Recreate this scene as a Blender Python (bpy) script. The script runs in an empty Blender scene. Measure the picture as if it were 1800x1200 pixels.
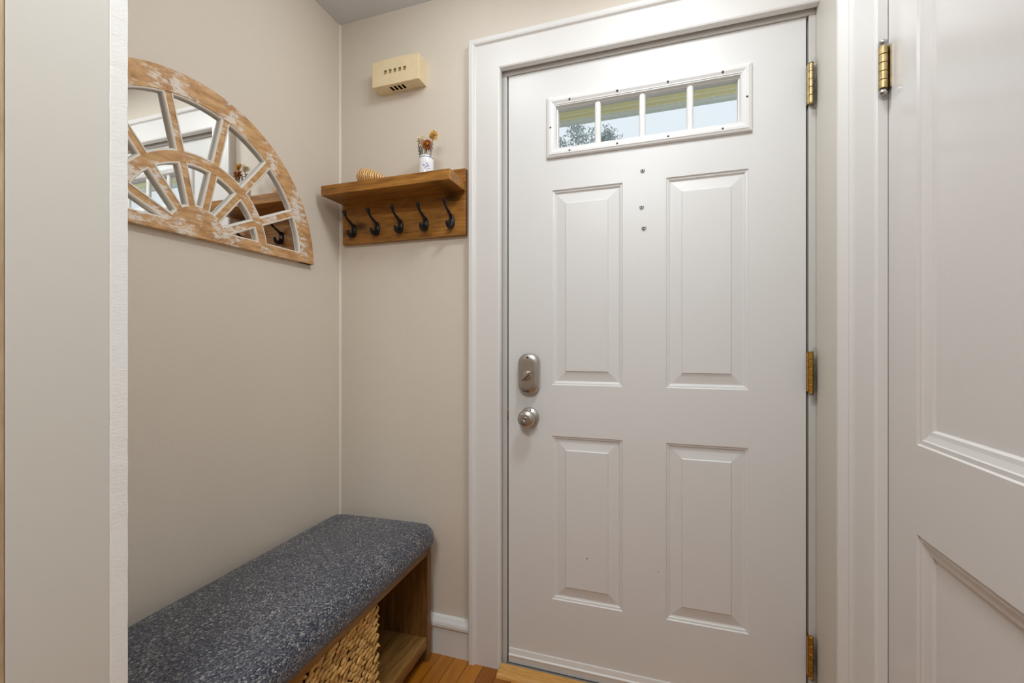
import bpy, bmesh, math, random
from mathutils import Vector, Matrix, noise as mnoise
random.seed(7)
S = bpy.context.scene
COL = S.collection
PI = math.pi

# ------------------------------------------------------------------ materials
def new_mat(name):
    m = bpy.data.materials.new(name); m.use_nodes = True
    nt = m.node_tree
    return m, nt, nt.nodes['Principled BSDF'], nt.nodes['Material Output']

def N(nt, t, **kw):
    n = nt.nodes.new(t)
    for k, v in kw.items():
        if k.startswith('_'): setattr(n, k[1:], v)
        else: n.inputs[k.replace('__', ' ')].default_value = v
    return n

def coords(nt, scale=(1, 1, 1), rot=(0, 0, 0)):
    tc = N(nt, 'ShaderNodeTexCoord'); mp = N(nt, 'ShaderNodeMapping')
    mp.inputs['Scale'].default_value = scale; mp.inputs['Rotation'].default_value = rot
    nt.links.new(tc.outputs['Object'], mp.inputs['Vector'])
    return mp.outputs['Vector']

def ramp(nt, src, stops):
    r = N(nt, 'ShaderNodeValToRGB')
    e = r.color_ramp.elements
    while len(e) > 1: e.remove(e[-1])
    e[0].position, e[0].color = stops[0][0], (*stops[0][1], 1)
    for p, c in stops[1:]:
        x = e.new(p); x.color = (*c, 1)
    nt.links.new(src, r.inputs['Fac'])
    return r.outputs['Color']

def mix(nt, fac, a, b):
    m = N(nt, 'ShaderNodeMix', _data_type='RGBA')
    if isinstance(fac, float): m.inputs[0].default_value = fac
    else: nt.links.new(fac, m.inputs[0])
    for s, v in ((6, a), (7, b)):
        if isinstance(v, tuple): m.inputs[s].default_value = (*v, 1)
        else: nt.links.new(v, m.inputs[s])
    return m.outputs[2]

def bump(nt, src, bsdf, strength, dist=.001):
    b = N(nt, 'ShaderNodeBump', Strength=strength, Distance=dist)
    nt.links.new(src, b.inputs['Height']); nt.links.new(b.outputs['Normal'], bsdf.inputs['Normal'])

def paint(name, c, rough=.4, peel=200, strength=.2, stretch=(1, 1, 1), chips=0., chipc=(.25, .18, .11), var=.03, spec=.5):
    m, nt, b, _ = new_mat(name)
    v = coords(nt)
    n1 = N(nt, 'ShaderNodeTexNoise', Scale=2.5, Detail=3); nt.links.new(v, n1.inputs['Vector'])
    col = mix(nt, n1.outputs['Fac'], tuple(x*(1-var) for x in c), tuple(min(1, x*(1+var)) for x in c))
    if chips:
        vo = N(nt, 'ShaderNodeTexVoronoi', Scale=9.); nt.links.new(v, vo.inputs['Vector'])
        nn = N(nt, 'ShaderNodeTexNoise', Scale=120, Detail=2); nt.links.new(v, nn.inputs['Vector'])
        ad = N(nt, 'ShaderNodeMath', _operation='MULTIPLY_ADD'); ad.inputs[1].default_value = .04
        nt.links.new(nn.outputs['Fac'], ad.inputs[0]); nt.links.new(vo.outputs['Distance'], ad.inputs[2])
        lt = N(nt, 'ShaderNodeMath', _operation='LESS_THAN'); lt.inputs[1].default_value = chips
        nt.links.new(ad.outputs[0], lt.inputs[0])
        col = mix(nt, lt.outputs[0], col, chipc)
    nt.links.new(col, b.inputs['Base Color'])
    b.inputs['Roughness'].default_value = rough
    b.inputs['Specular IOR Level'].default_value = spec
    v2 = coords(nt, stretch)
    n2 = N(nt, 'ShaderNodeTexNoise', Scale=peel, Detail=2); nt.links.new(v2, n2.inputs['Vector'])
    bump(nt, n2.outputs['Fac'], b, strength)
    return m

def wood(name, dark, mid, light, axis='y', scale=14., rough=.45, knots=0., stretch=.09, spec=.4):
    m, nt, b, _ = new_mat(name)
    sc = {'x': (stretch, 1, 1), 'y': (1, stretch, 1), 'z': (1, 1, stretch)}[axis]
    v = coords(nt, sc)
    n1 = N(nt, 'ShaderNodeTexNoise', Scale=scale*1.2, Detail=5, Roughness=.6, Distortion=1.2); nt.links.new(v, n1.inputs['Vector'])
    n2 = N(nt, 'ShaderNodeTexNoise', Scale=scale*9, Detail=4, Roughness=.7); nt.links.new(v, n2.inputs['Vector'])
    c1 = ramp(nt, n1.outputs['Fac'], [(.3, dark), (.5, mid), (.7, light)])
    c2 = ramp(nt, n2.outputs['Fac'], [(.38, dark), (.6, light)])
    col = mix(nt, .4, c1, c2)
    if knots:
        sk = {'x': (.55, 1, 1), 'y': (1, .55, 1), 'z': (1, 1, .55)}[axis]
        vo = N(nt, 'ShaderNodeTexVoronoi', Scale=knots, Randomness=1., _voronoi_dimensions='2D'); nt.links.new(coords(nt, sk, (PI/2, 0, 0)), vo.inputs['Vector'])
        kn = ramp(nt, vo.outputs['Distance'], [(.0, (1, 1, 1)), (.045, (.8, .8, .8)), (.11, (.15, .15, .15)), (.2, (0, 0, 0))])
        col = mix(nt, kn, col, tuple(x*.45 for x in dark))
    nt.links.new(col, b.inputs['Base Color'])
    b.inputs['Roughness'].default_value = rough
    b.inputs['Specular IOR Level'].default_value = spec
    bump(nt, n2.outputs['Fac'], b, .12)
    return m

def whitewashed(name):
    m, nt, b, _ = new_mat(name)
    v = coords(nt, (1, .35, 1), (.5, 0, 0))
    n1 = N(nt, 'ShaderNodeTexNoise', Scale=60, Detail=5, Roughness=.65); nt.links.new(v, n1.inputs['Vector'])
    base = ramp(nt, n1.outputs['Fac'], [(.3, (.34, .17, .07)), (.5, (.55, .31, .13)), (.72, (.68, .44, .22))])
    n2 = N(nt, 'ShaderNodeTexNoise', Scale=13, Detail=3); nt.links.new(coords(nt), n2.inputs['Vector'])
    n3 = N(nt, 'ShaderNodeTexNoise', Scale=90, Detail=4, Roughness=.8); nt.links.new(v, n3.inputs['Vector'])
    pr = N(nt, 'ShaderNodeMath', _operation='MULTIPLY'); nt.links.new(n2.outputs['Fac'], pr.inputs[0]); nt.links.new(n3.outputs['Fac'], pr.inputs[1])
    fac = ramp(nt, pr.outputs[0], [(.27, (0, 0, 0)), (.345, (.85, .85, .85))])
    col = mix(nt, fac, base, (.78, .74, .68))
    nt.links.new(col, b.inputs['Base Color']); b.inputs['Roughness'].default_value = .6
    bump(nt, n3.outputs['Fac'], b, .3)
    return m

def metal(name, c, rough=.3, brush=None, metallic=1., var=0.):
    m, nt, b, _ = new_mat(name)
    b.inputs['Metallic'].default_value = metallic; b.inputs['Roughness'].default_value = rough
    v = coords(nt, brush or (1, 1, 1))
    n = N(nt, 'ShaderNodeTexNoise', Scale=180, Detail=3); nt.links.new(v, n.inputs['Vector'])
    if var:
        n2 = N(nt, 'ShaderNodeTexNoise', Scale=90, Detail=3); nt.links.new(coords(nt), n2.inputs['Vector'])
        nt.links.new(ramp(nt, n2.outputs['Fac'], [(.35, tuple(x*(1-var) for x in c)), (.6, c)]), b.inputs['Base Color'])
    else:
        b.inputs['Base Color'].default_value = (*c, 1)
    bump(nt, n.outputs['Fac'], b, .08)
    return m

def plain(name, c, rough=.5, spec=.5):
    m, nt, b, _ = new_mat(name)
    n = N(nt, 'ShaderNodeTexNoise', Scale=60, Detail=2); nt.links.new(coords(nt), n.inputs['Vector'])
    nt.links.new(mix(nt, n.outputs['Fac'], tuple(x*.93 for x in c), tuple(min(1, x*1.07) for x in c)), b.inputs['Base Color'])
    b.inputs['Roughness'].default_value = rough; b.inputs['Specular IOR Level'].default_value = spec
    return m

M = {}
M['wall'] = paint('wall_paint', (.69, .625, .54), .55, 260, .55, spec=.35)
M['ceiling'] = paint('ceiling_paint', (.62, .635, .66), .8, 220, .6)
M['trim'] = paint('trim_paint', (.72, .71, .69), .38, 90, .12, (1, 1, .12), chips=.022)
M['trim_dull'] = paint('old_trim_paint', (.64, .61, .55), .45, 90, .15, (1, 1, .12), chips=.024)
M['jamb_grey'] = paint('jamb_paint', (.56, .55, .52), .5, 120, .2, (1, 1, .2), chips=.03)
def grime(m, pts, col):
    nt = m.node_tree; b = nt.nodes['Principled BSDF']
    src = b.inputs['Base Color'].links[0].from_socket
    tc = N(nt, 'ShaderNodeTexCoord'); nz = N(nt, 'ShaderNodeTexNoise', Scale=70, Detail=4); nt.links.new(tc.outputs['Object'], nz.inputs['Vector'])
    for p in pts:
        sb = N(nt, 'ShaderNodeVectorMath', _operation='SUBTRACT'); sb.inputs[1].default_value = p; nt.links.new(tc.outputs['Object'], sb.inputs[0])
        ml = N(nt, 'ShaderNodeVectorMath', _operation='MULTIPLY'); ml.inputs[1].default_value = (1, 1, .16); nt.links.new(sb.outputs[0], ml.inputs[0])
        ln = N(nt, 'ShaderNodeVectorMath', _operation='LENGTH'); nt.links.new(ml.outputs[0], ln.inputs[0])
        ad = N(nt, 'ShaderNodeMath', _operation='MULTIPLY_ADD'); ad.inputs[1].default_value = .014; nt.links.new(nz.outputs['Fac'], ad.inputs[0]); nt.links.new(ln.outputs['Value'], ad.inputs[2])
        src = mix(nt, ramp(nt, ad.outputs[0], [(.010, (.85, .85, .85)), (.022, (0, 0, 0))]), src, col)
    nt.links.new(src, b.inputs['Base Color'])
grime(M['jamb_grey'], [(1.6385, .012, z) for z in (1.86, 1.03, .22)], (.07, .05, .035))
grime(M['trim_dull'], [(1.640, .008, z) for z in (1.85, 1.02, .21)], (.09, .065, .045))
M['door'] = paint('door_paint', (.71, .71, .70), .34, 300, .15)
M['closet'] = paint('closet_door_paint', (.67, .65, .63), .17, 60, .10, (1, 1, .15))
M['reveal'] = paint('opening_jamb_paint', (.57, .545, .50), .5, 110, .25, (1, 1, .3), chips=.026, chipc=(.4, .27, .15))
M['edge_white'] = paint('opening_casing_paint', (.75, .745, .725), .5, 200, .4, (1, 1, 2.5), chips=.02)
M['tan'] = wood('tan_wood_edge', (.30, .20, .11), (.46, .33, .2), (.55, .41, .27), 'z', 20)
M['vinyl'] = paint('window_frame_plastic', (.75, .745, .735), .32, 200, .05, var=.01)
M['whitewash'] = whitewashed('whitewashed_pine')
M['washlip'] = paint('whitewashed_lip', (.80, .76, .69), .55, 120, .4, var=.1)
M['rack'] = wood('stained_pine', (.12, .042, .006), (.31, .125, .018), (.50, .235, .046), 'x', 17, .36, knots=5.2)
M['rack_end'] = wood('stained_pine_end', (.27, .13, .045), (.4, .22, .09), (.5, .3, .14), 'y', 22, .5)
M['bench'] = wood('bench_wood', (.10, .045, .012), (.21, .105, .027), (.32, .175, .05), 'y', 16, .42)
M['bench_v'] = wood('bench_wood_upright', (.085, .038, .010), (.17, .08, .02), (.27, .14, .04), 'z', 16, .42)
M['iron'] = metal('black_iron', (.012, .012, .014), .35, metallic=.3)
M['nickel'] = metal('brushed_nickel', (.52, .49, .45), .34, (1, 1, .1))
M['steel'] = metal('screw_steel', (.45, .45, .44), .3)
M['darkscrew'] = metal('dark_screw', (.10, .10, .10), .4)
M['brass'] = metal('aged_brass', (.58, .44, .22), .42, var=.3)
M['brass_old'] = metal('orange_brass', (.56, .31, .06), .45, var=.3)
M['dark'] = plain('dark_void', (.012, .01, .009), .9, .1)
M['rubber'] = plain('weatherstrip', (.06, .055, .05), .8)
M['chime'] = plain('yellowed_plastic', (.78, .65, .41), .42)
M['chime_shaded'] = plain('yellowed_plastic_shaded', (.50, .40, .20), .6)  # darker copy of the chime plastic: slot shade put into the colour
M['porcelain'] = plain('white_porcelain', (.80, .82, .84), .12)
M['blue'] = plain('blue_glaze', (.22, .24, .42), .25)
M['lilac'] = plain('lilac_glaze', (.42, .36, .62), .3)
M['petal_white'] = plain('dried_petal_cream', (.82, .74, .58), .8)
M['petal_yellow'] = plain('dried_petal_gold', (.72, .47, .16), .8)
M['petal_rust'] = plain('dried_petal_rust', (.34, .105, .018), .8)
M['seed'] = plain('dried_seed_head', (.55, .33, .06), .9)
M['stem'] = plain('dried_stem', (.36, .33, .16), .9)
M['leaf'] = plain('dried_leaf', (.16, .19, .10), .85)
M['lavender'] = plain('dried_lavender', (.34, .29, .33), .9)
M['alu'] = metal('aluminium_sill', (.55, .55, .53), .45, (.1, 1, 1))
M['porch'] = plain('porch_beam_paint', (.74, .68, .38), .7)
M['porch_line'] = plain('porch_moulding_paint', (.86, .83, .66), .7)
M['fascia'] = plain('porch_fascia_paint', (.70, .72, .68), .7)
M['bark'] = plain('tree_bark', (.16, .13, .10), .9)
M['foliage'] = plain('hazed_tree_leaves', (.44, .49, .48), .8)  # pale grey puts the haze of the door glass into the leaf colour
M['lawn'] = plain('lawn_grass', (.30, .32, .22), .95)

def mirror_mat():
    m, nt, b, _ = new_mat('mirror_silver')
    b.inputs['Metallic'].default_value = 1; b.inputs['Roughness'].default_value = .0
    b.inputs['Base Color'].default_value = (.90, .91, .90, 1)
    return m
M['mirror'] = mirror_mat()

def glass_mat():
    m, nt, b, out = new_mat('window_glass')
    nt.nodes.remove(b)
    t = N(nt, 'ShaderNodeBsdfTransparent'); t.inputs['Color'].default_value = (.95, .97, .97, 1)
    g = N(nt, 'ShaderNodeBsdfGlossy', Roughness=.02)
    lw = N(nt, 'ShaderNodeLayerWeight', Blend=.5)
    pw = N(nt, 'ShaderNodeMath', _operation='POWER'); pw.inputs[1].default_value = 4.; nt.links.new(lw.outputs['Facing'], pw.inputs[0])
    f = N(nt, 'ShaderNodeMath', _operation='MULTIPLY_ADD'); f.inputs[1].default_value = .5; f.inputs[2].default_value = .03
    nt.links.new(pw.outputs[0], f.inputs[0])
    mx = N(nt, 'ShaderNodeMixShader')
    nt.links.new(f.outputs[0], mx.inputs[0]); nt.links.new(t.outputs[0], mx.inputs[1]); nt.links.new(g.outputs[0], mx.inputs[2])
    nt.links.new(mx.outputs[0], out.inputs['Surface'])
    return m
M['glass'] = glass_mat()

def fabric_mat():
    m, nt, b, _ = new_mat('navy_tweed')
    v = coords(nt, (1.0, .62, 1))
    vo = N(nt, 'ShaderNodeTexVoronoi', Scale=430., Randomness=.75); nt.links.new(v, vo.inputs['Vector'])
    base = ramp(nt, vo.outputs['Color'], [(.0, (.012, .014, .026)), (.40, (.034, .037, .055)), (.62, (.105, .106, .118)), (.80, (.22, .215, .21)), (.94, (.58, .56, .53))])
    n = N(nt, 'ShaderNodeTexNoise', Scale=14, Detail=3); nt.links.new(coords(nt, (1, .4, 1)), n.inputs['Vector'])
    col = mix(nt, ramp(nt, n.outputs['Fac'], [(.35, (.3, .3, .3)), (.65, (0, 0, 0))]), base, (.026, .03, .055))
    nt.links.new(col, b.inputs['Base Color']); b.inputs['Roughness'].default_value = .95
    b.inputs['Specular IOR Level'].default_value = .15
    b.inputs['Sheen Weight'].default_value = .25
    bump(nt, vo.outputs['Distance'], b, .6, .002)
    return m
M['fabric'] = fabric_mat()

def floor_mat():
    m, nt, b, _ = new_mat('oak_strip_floor')
    tc = N(nt, 'ShaderNodeTexCoord'); mp = N(nt, 'ShaderNodeMapping'); mp.inputs['Rotation'].default_value = (0, 0, PI/2)
    nt.links.new(tc.outputs['Object'], mp.inputs['Vector'])
    br = N(nt, 'ShaderNodeTexBrick', Scale=1., Bias=0.)
    br.inputs['Color1'].default_value = (.27, .085, .007, 1); br.inputs['Color2'].default_value = (.62, .25, .022, 1)
    br.inputs['Mortar'].default_value = (.06, .022, .005, 1)
    br.inputs['Mortar Size'].default_value = .0012; br.inputs['Brick Width'].default_value = .9; br.inputs['Row Height'].default_value = .057
    nt.links.new(mp.outputs['Vector'], br.inputs['Vector'])
    n = N(nt, 'ShaderNodeTexNoise', Scale=26, Detail=5, Roughness=.65, Distortion=.7); nt.links.new(coords(nt, (1, .07, 1)), n.inputs['Vector'])
    g = ramp(nt, n.outputs['Fac'], [(.3, (.55, .5, .42)), (.65, (1.1, 1.08, 1.0))])
    mm = N(nt, 'ShaderNodeMix', _data_type='RGBA', _blend_type='MULTIPLY'); mm.inputs[0].default_value = .8
    nt.links.new(br.outputs['Color'], mm.inputs[6]); nt.links.new(g, mm.inputs[7])
    nt.links.new(mm.outputs[2], b.inputs['Base Color']); b.inputs['Roughness'].default_value = .28
    bump(nt, br.outputs['Fac'], b, -.3)
    return m
M['floor'] = floor_mat()

def wicker_mat():
    m, nt, b, _ = new_mat('water_hyacinth')
    n = N(nt, 'ShaderNodeTexNoise', Scale=70, Detail=4, Roughness=.7); nt.links.new(coords(nt, (1, .3, 1), (.35, 0, 0)), n.inputs['Vector'])
    n2 = N(nt, 'ShaderNodeTexNoise', Scale=28, Detail=1); nt.links.new(coords(nt), n2.inputs['Vector'])
    a = ramp(nt, n.outputs['Fac'], [(.3, (.32, .16, .04)), (.5, (.70, .43, .13)), (.7, (.86, .60, .25))])
    c = ramp(nt, n2.outputs['Fac'], [(.35, (.6, .55, .5)), (.65, (1.05, 1.02, .95))])
    mm = N(nt, 'ShaderNodeMix', _data_type='RGBA', _blend_type='MULTIPLY'); mm.inputs[0].default_value = .7
    nt.links.new(a, mm.inputs[6]); nt.links.new(c, mm.inputs[7])
    nt.links.new(mm.outputs[2], b.inputs['Base Color']); b.inputs['Roughness'].default_value = .6
    bump(nt, n.outputs['Fac'], b, .4)
    return m
M['wicker'] = wicker_mat()

def shell_mat():
    m, nt, b, _ = new_mat('banded_shell')
    w = N(nt, 'ShaderNodeTexWave', Scale=42., Distortion=2.2, Detail=1.5); w.inputs['Detail Scale'].default_value = 1.2
    w.bands_direction = 'X'
    nt.links.new(coords(nt, (1, .25, .25), (0, 0, .12)), w.inputs['Vector'])
    c = ramp(nt, w.outputs['Fac'], [(.15, (.34, .14, .025)), (.45, (.62, .32, .075)), (.75, (.80, .58, .28))])
    nt.links.new(c, b.inputs['Base Color']); b.inputs['Roughness'].default_value = .3
    return m
M['shell'] = shell_mat()

# ------------------------------------------------------------------ mesh helpers
def world_loc(o):
    L = Vector((0, 0, 0))
    while o is not None:
        L += o.location; o = o.parent
    return L

def obj(name, bm, mat, parent=None, smooth=False, bev=0., seg=2, kind=None, label=None, cat=None, group=None):
    """Link a bmesh built in world coordinates as one mesh object (local to its parent when it has one)."""
    bmesh.ops.recalc_face_normals(bm, faces=bm.faces)
    if parent is not None:
        bmesh.ops.translate(bm, verts=bm.verts, vec=-world_loc(parent))
    me = bpy.data.meshes.new(name); bm.to_mesh(me); bm.free()
    mats = mat if isinstance(mat, (list, tuple)) else [mat]
    for x in mats: me.materials.append(M[x])
    if smooth:
        for p in me.polygons: p.use_smooth = True
        if smooth == 'auto': me.set_sharp_from_angle(angle=.6)
    o = bpy.data.objects.new(name, me); COL.objects.link(o)
    if parent is not None: o.parent = parent
    if bev:
        b = o.modifiers.new('edge', 'BEVEL'); b.width = bev; b.segments = seg; b.limit_method = 'ANGLE'; b.angle_limit = .6
    if kind: o['kind'] = kind
    if label: o['label'] = label
    if cat: o['category'] = cat
    if group: o['group'] = group
    return o

def thing(name, loc, label, cat, group=None, kind=None):
    o = bpy.data.objects.new(name, None); COL.objects.link(o); o.location = loc
    o.empty_display_size = .05
    o['label'] = label; o['category'] = cat
    if group: o['group'] = group
    if kind: o['kind'] = kind
    return o

def rebase(o, base):
    """Move a top-level mesh object's origin to its base."""
    b = Vector(base)
    o.data.transform(Matrix.Translation(-b)); o.location = b

def box(bm, x0, x1, y0, y1, z0, z1):
    v = [bm.verts.new(p) for p in ((x0, y0, z0), (x1, y0, z0), (x1, y1, z0), (x0, y1, z0), (x0, y0, z1), (x1, y0, z1), (x1, y1, z1), (x0, y1, z1))]
    for f in ((0, 3, 2, 1), (4, 5, 6, 7), (0, 1, 5, 4), (1, 2, 6, 5), (2, 3, 7, 6), (3, 0, 4, 7)):
        bm.faces.new([v[i] for i in f])

def boxes(*bs):
    bm = bmesh.new()
    for b in bs: box(bm, *b)
    return bm

def rbox(bm, c, size, r, n=(10, 10, 10)):
    """Box with generously rounded edges, made of six mapped grids."""
    hx, hy, hz = (s/2 for s in size)
    h = (hx, hy, hz)
    def mp(p):
        q = [max(-h[i]+r, min(h[i]-r, p[i])) for i in range(3)]
        d = Vector([p[i]-q[i] for i in range(3)])
        if d.length > 1e-9: d = d.normalized()*r
        return Vector(q)+d+Vector(c)
    def line(hh, k):
        a = [-hh + r*(1-math.cos(i/5*PI/2))*1.0 for i in range(6)]
        a = [-hh + r*i/5 for i in range(6)]
        mid = [-hh+r+(2*hh-2*r)*i/k for i in range(1, k)]
        return a + mid + [-x for x in reversed(a)]
    L = [line(h[i], n[i]) for i in range(3)]
    for ax in range(3):
        u, w = [(1, 2), (2, 0), (0, 1)][ax]
        for s in (-1, 1):
            g = []
            for a in L[u]:
                row = []
                for b in L[w]:
                    p = [0, 0, 0]; p[ax] = s*h[ax]; p[u] = a; p[w] = b
                    row.append(bm.verts.new(mp(p)))
                g.append(row)
            for i in range(len(g)-1):
                for j in range(len(g[0])-1):
                    bm.faces.new((g[i][j], g[i+1][j], g[i+1][j+1], g[i][j+1]))
    bmesh.ops.remove_doubles(bm, verts=bm.verts, dist=1e-5)

def tube(bm, pts, radii, n=10, cap=True):
    pts = [Vector(p) for p in pts]
    if not isinstance(radii, (list, tuple)): radii = [radii]*len(pts)
    rings = []; up = None
    for i, p in enumerate(pts):
        t = (pts[min(i+1, len(pts)-1)]-pts[max(i-1, 0)]).normalized()
        if up is None:
            up = t.orthogonal().normalized()
        up = (up - t*up.dot(t)).normalized(); sd = t.cross(up)
        rings.append([bm.verts.new(p + (up*math.cos(2*PI*k/n)+sd*math.sin(2*PI*k/n))*radii[i]) for k in range(n)])
    for a, b in zip(rings, rings[1:]):
        for k in range(n): bm.faces.new((a[k], a[(k+1) % n], b[(k+1) % n], b[k]))
    if cap:
        bm.faces.new(rings[0]); bm.faces.new(rings[-1])

def spline(pts, k=6):
    P = [Vector(p) for p in pts]; out = []
    for i in range(len(P)-1):
        p0, p1, p2, p3 = P[max(i-1, 0)], P[i], P[i+1], P[min(i+2, len(P)-1)]
        for j in range(k):
            t = j/k
            out.append(.5*((2*p1)+(p2-p0)*t+(2*p0-5*p1+4*p2-p3)*t*t+(3*p1-p0-3*p2+p3)*t**3))
    out.append(P[-1]); return out

def lathe(bm, prof, c, axis=(0, 0, 1), n=32):
    """prof: (radius, height along axis) pairs."""
    ax = Vector(axis).normalized(); a = ax.orthogonal().normalized(); b = ax.cross(a); c = Vector(c)
    rings = []
    for r, h in prof:
        if r < 1e-6: rings.append([bm.verts.new(c+ax*h)])
        else: rings.append([bm.verts.new(c+ax*h+(a*math.cos(2*PI*k/n)+b*math.sin(2*PI*k/n))*r) for k in range(n)])
    for p, q in zip(rings, rings[1:]):
        for k in range(n):
            k2 = (k+1) % n
            if len(p) == 1 and len(q) == 1: continue
            if len(p) == 1: bm.faces.new((p[0], q[k], q[k2]))
            elif len(q) == 1: bm.faces.new((p[k], q[0], p[k2]))
            else: bm.faces.new((p[k], q[k], q[k2], p[k2]))
    for e in (rings[0], rings[-1]):
        if len(e) > 1: bm.faces.new(e)

def ellipsoid(bm, c, r, rot=None, u=8, v=6):
    c = Vector(c); rings = []
    for i in range(v+1):
        p = PI*i/v; z, q = -math.cos(p)*r[2], math.sin(p)
        pts = [Vector((0, 0, z))] if i in (0, v) else [Vector((math.cos(2*PI*k/u)*q*r[0], math.sin(2*PI*k/u)*q*r[1], z)) for k in range(u)]
        rings.append([bm.verts.new(c+(rot @ x if rot is not None else x)) for x in pts])
    for p, q in zip(rings, rings[1:]):
        for k in range(u):
            k2 = (k+1) % u
            if len(p) == 1: bm.faces.new((p[0], q[k2], q[k]))
            elif len(q) == 1: bm.faces.new((p[k], p[k2], q[0]))
            else: bm.faces.new((p[k], p[k2], q[k2], q[k]))

def sweep(bm, path, prof, mp, closed=True, fill=False):
    """Mitred sweep. path: 2-D points; prof: (offset to the left of travel, height); mp(a, b, h) -> 3-D point."""
    P = [Vector(p) for p in path]; n = len(P); rows = []
    for i in range(n):
        if closed or 0 < i < n-1:
            d1 = (P[i]-P[(i-1) % n]).normalized(); d2 = (P[(i+1) % n]-P[i]).normalized()
        elif i == 0: d1 = d2 = (P[1]-P[0]).normalized()
        else: d1 = d2 = (P[-1]-P[-2]).normalized()
        n1 = Vector((-d1.y, d1.x)); n2 = Vector((-d2.y, d2.x))
        m = n1+n2
        m = m/max(.35, m.dot(n1)) if m.length > 1e-6 else n1
        rows.append([bm.verts.new(mp(P[i].x+m.x*o, P[i].y+m.y*o, h)) for o, h in prof])
    for i in range(n if closed else n-1):
        a, b = rows[i], rows[(i+1) % n]
        for k in range(len(prof)-1): bm.faces.new((a[k], b[k], b[k+1], a[k+1]))
    if fill: bm.faces.new([r[-1] for r in rows])
    if not closed:
        bm.faces.new(rows[0]); bm.faces.new(rows[-1])
    return rows

def rect(a0, a1, b0, b1): return [(a0, b0), (a1, b0), (a1, b1), (a0, b1)]     # counter-clockwise: left = inside

def gridface(bm, us, vs, holes, mp, skip=None):
    V = {}
    def g(i, j):
        if (i, j) not in V: V[(i, j)] = bm.verts.new(mp(us[i], vs[j]))
        return V[(i, j)]
    for i in range(len(us)-1):
        for j in range(len(vs)-1):
            a, b = (us[i]+us[i+1])/2, (vs[j]+vs[j+1])/2
            if any(x0 < a < x1 and y0 < b < y1 for x0, x1, y0, y1 in holes): continue
            bm.faces.new((g(i, j), g(i+1, j), g(i+1, j+1), g(i, j+1)))

def st(name, bm, mat, label, cat, **kw): return obj(name, bm, mat, kind='structure', label=label, cat=cat, **kw)

# ------------------------------------------------------------------ dimensions
CAMX, CAMY, CAMZ = 1.2314, -1.5028, 1.1179
CEIL = 2.402
XR = 1.640                   # right wall plane
DX0, DX1, DZ0, DZ1, DY = .7055, 1.6165, .010, 2.073, .018     # entry door slab, room face at y = DY

# ------------------------------------------------------------------ room shell
st('floor', boxes((-1.6, 1.8, -4.3, .14, -.06, 0)), 'floor', 'orange oak strip floor running towards the white front door', 'floor')
st('ceiling', boxes((-1.6, 1.8, -4.3, .14, CEIL, CEIL+.08)), 'ceiling', 'grey white ceiling above the entry corner', 'ceiling')
st('wall_left', boxes((-.12, 0, -1.06, .14, 0, CEIL)), 'wall', 'beige painted wall carrying the half round mirror above the bench', 'wall')
st('wall_back', boxes((0, .668, 0, .14, 0, CEIL), (.668, XR, 0, .14, 2.10, CEIL)), 'wall', 'greige painted wall with the coat rack beside the front door', 'wall')
st('wall_right', boxes((XR, XR+.14, -.428, .14, 0, CEIL), (XR, XR+.14, -1.05, -.428, 2.035, CEIL), (XR, XR+.14, -4.3, -1.05, 0, CEIL),
                       (XR+.06, XR+.14, -1.05, -.428, 0, 2.035)), 'trim_dull', 'ivory painted wall around the closet door on the right', 'wall')
st('wall_near', boxes((-1.6, .46, -1.165, -1.062, 0, CEIL)), 'wall', 'short wall stub at the near opening on the left edge', 'wall')
st('wall_room', boxes((-1.6, -1.5, -4.3, -1.165, 0, CEIL), (-1.5, XR, -4.4, -4.3, 0, CEIL)), 'wall', 'walls of the adjoining room behind the viewpoint', 'wall')

# near opening: jamb lining (wide greige face), bright casing edge beyond it, tan strip on the near side
bm = bmesh.new()
box(bm, .46, .4715, -1.1762, -1.066, 0, 2.12)
st('trim_1', bm, 'reveal', 'wide greige jamb face of the near opening at the left edge', 'jamb', bev=.0015)
bm = bmesh.new()
rows = []
for k in range(161):
    z = k/160*2.16
    w1 = (mnoise.noise(Vector((z*35, 3, 1)))*.0007+mnoise.noise(Vector((z*140, 8, 1)))*.0004)
    w2 = (mnoise.noise(Vector((z*45, 13, 5)))*.0009+mnoise.noise(Vector((z*150, 2, 7)))*.0005)
    rows.append([bm.verts.new(p) for p in ((.355, -1.0615, z), (.4705, -1.0665+w1, z), (.4722+w2*.4, -1.065+w1, z), (.4722+w2*.4, -1.0435+w2, z), (.4700, -1.042, z), (.355, -1.042, z))])
for a, b in zip(rows, rows[1:]):
    for i in range(6): bm.faces.new((a[i], a[(i+1) % 6], b[(i+1) % 6], b[i]))
bm.faces.new(rows[0]); bm.faces.new(rows[-1])
st('trim_2', bm, 'edge_white', 'bright white casing edge just right of the greige jamb', 'trim')
st('trim_3', boxes((.33, .4722, -1.195, -1.1765, 0, 2.16)), 'tan', 'tan wood edge at the far left of the view', 'trim', bev=.002)

bm = bmesh.new()
A = [bm.verts.new((x, y, .14)) for x, y in ((0, 0), (.0055, 0), (.002, -.002), (0, -.0055))]; B = [bm.verts.new((x, y, CEIL)) for x, y in ((0, 0), (.0055, 0), (.002, -.002), (0, -.0055))]
for k in range(4): bm.faces.new((A[k], A[(k+1) % 4], B[(k+1) % 4], B[k]))
bm.faces.new(A); bm.faces.new(B)
st('trim_11', bm, 'washlip', 'thin pale caulk line in the corner between the beige walls', 'caulk')

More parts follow.
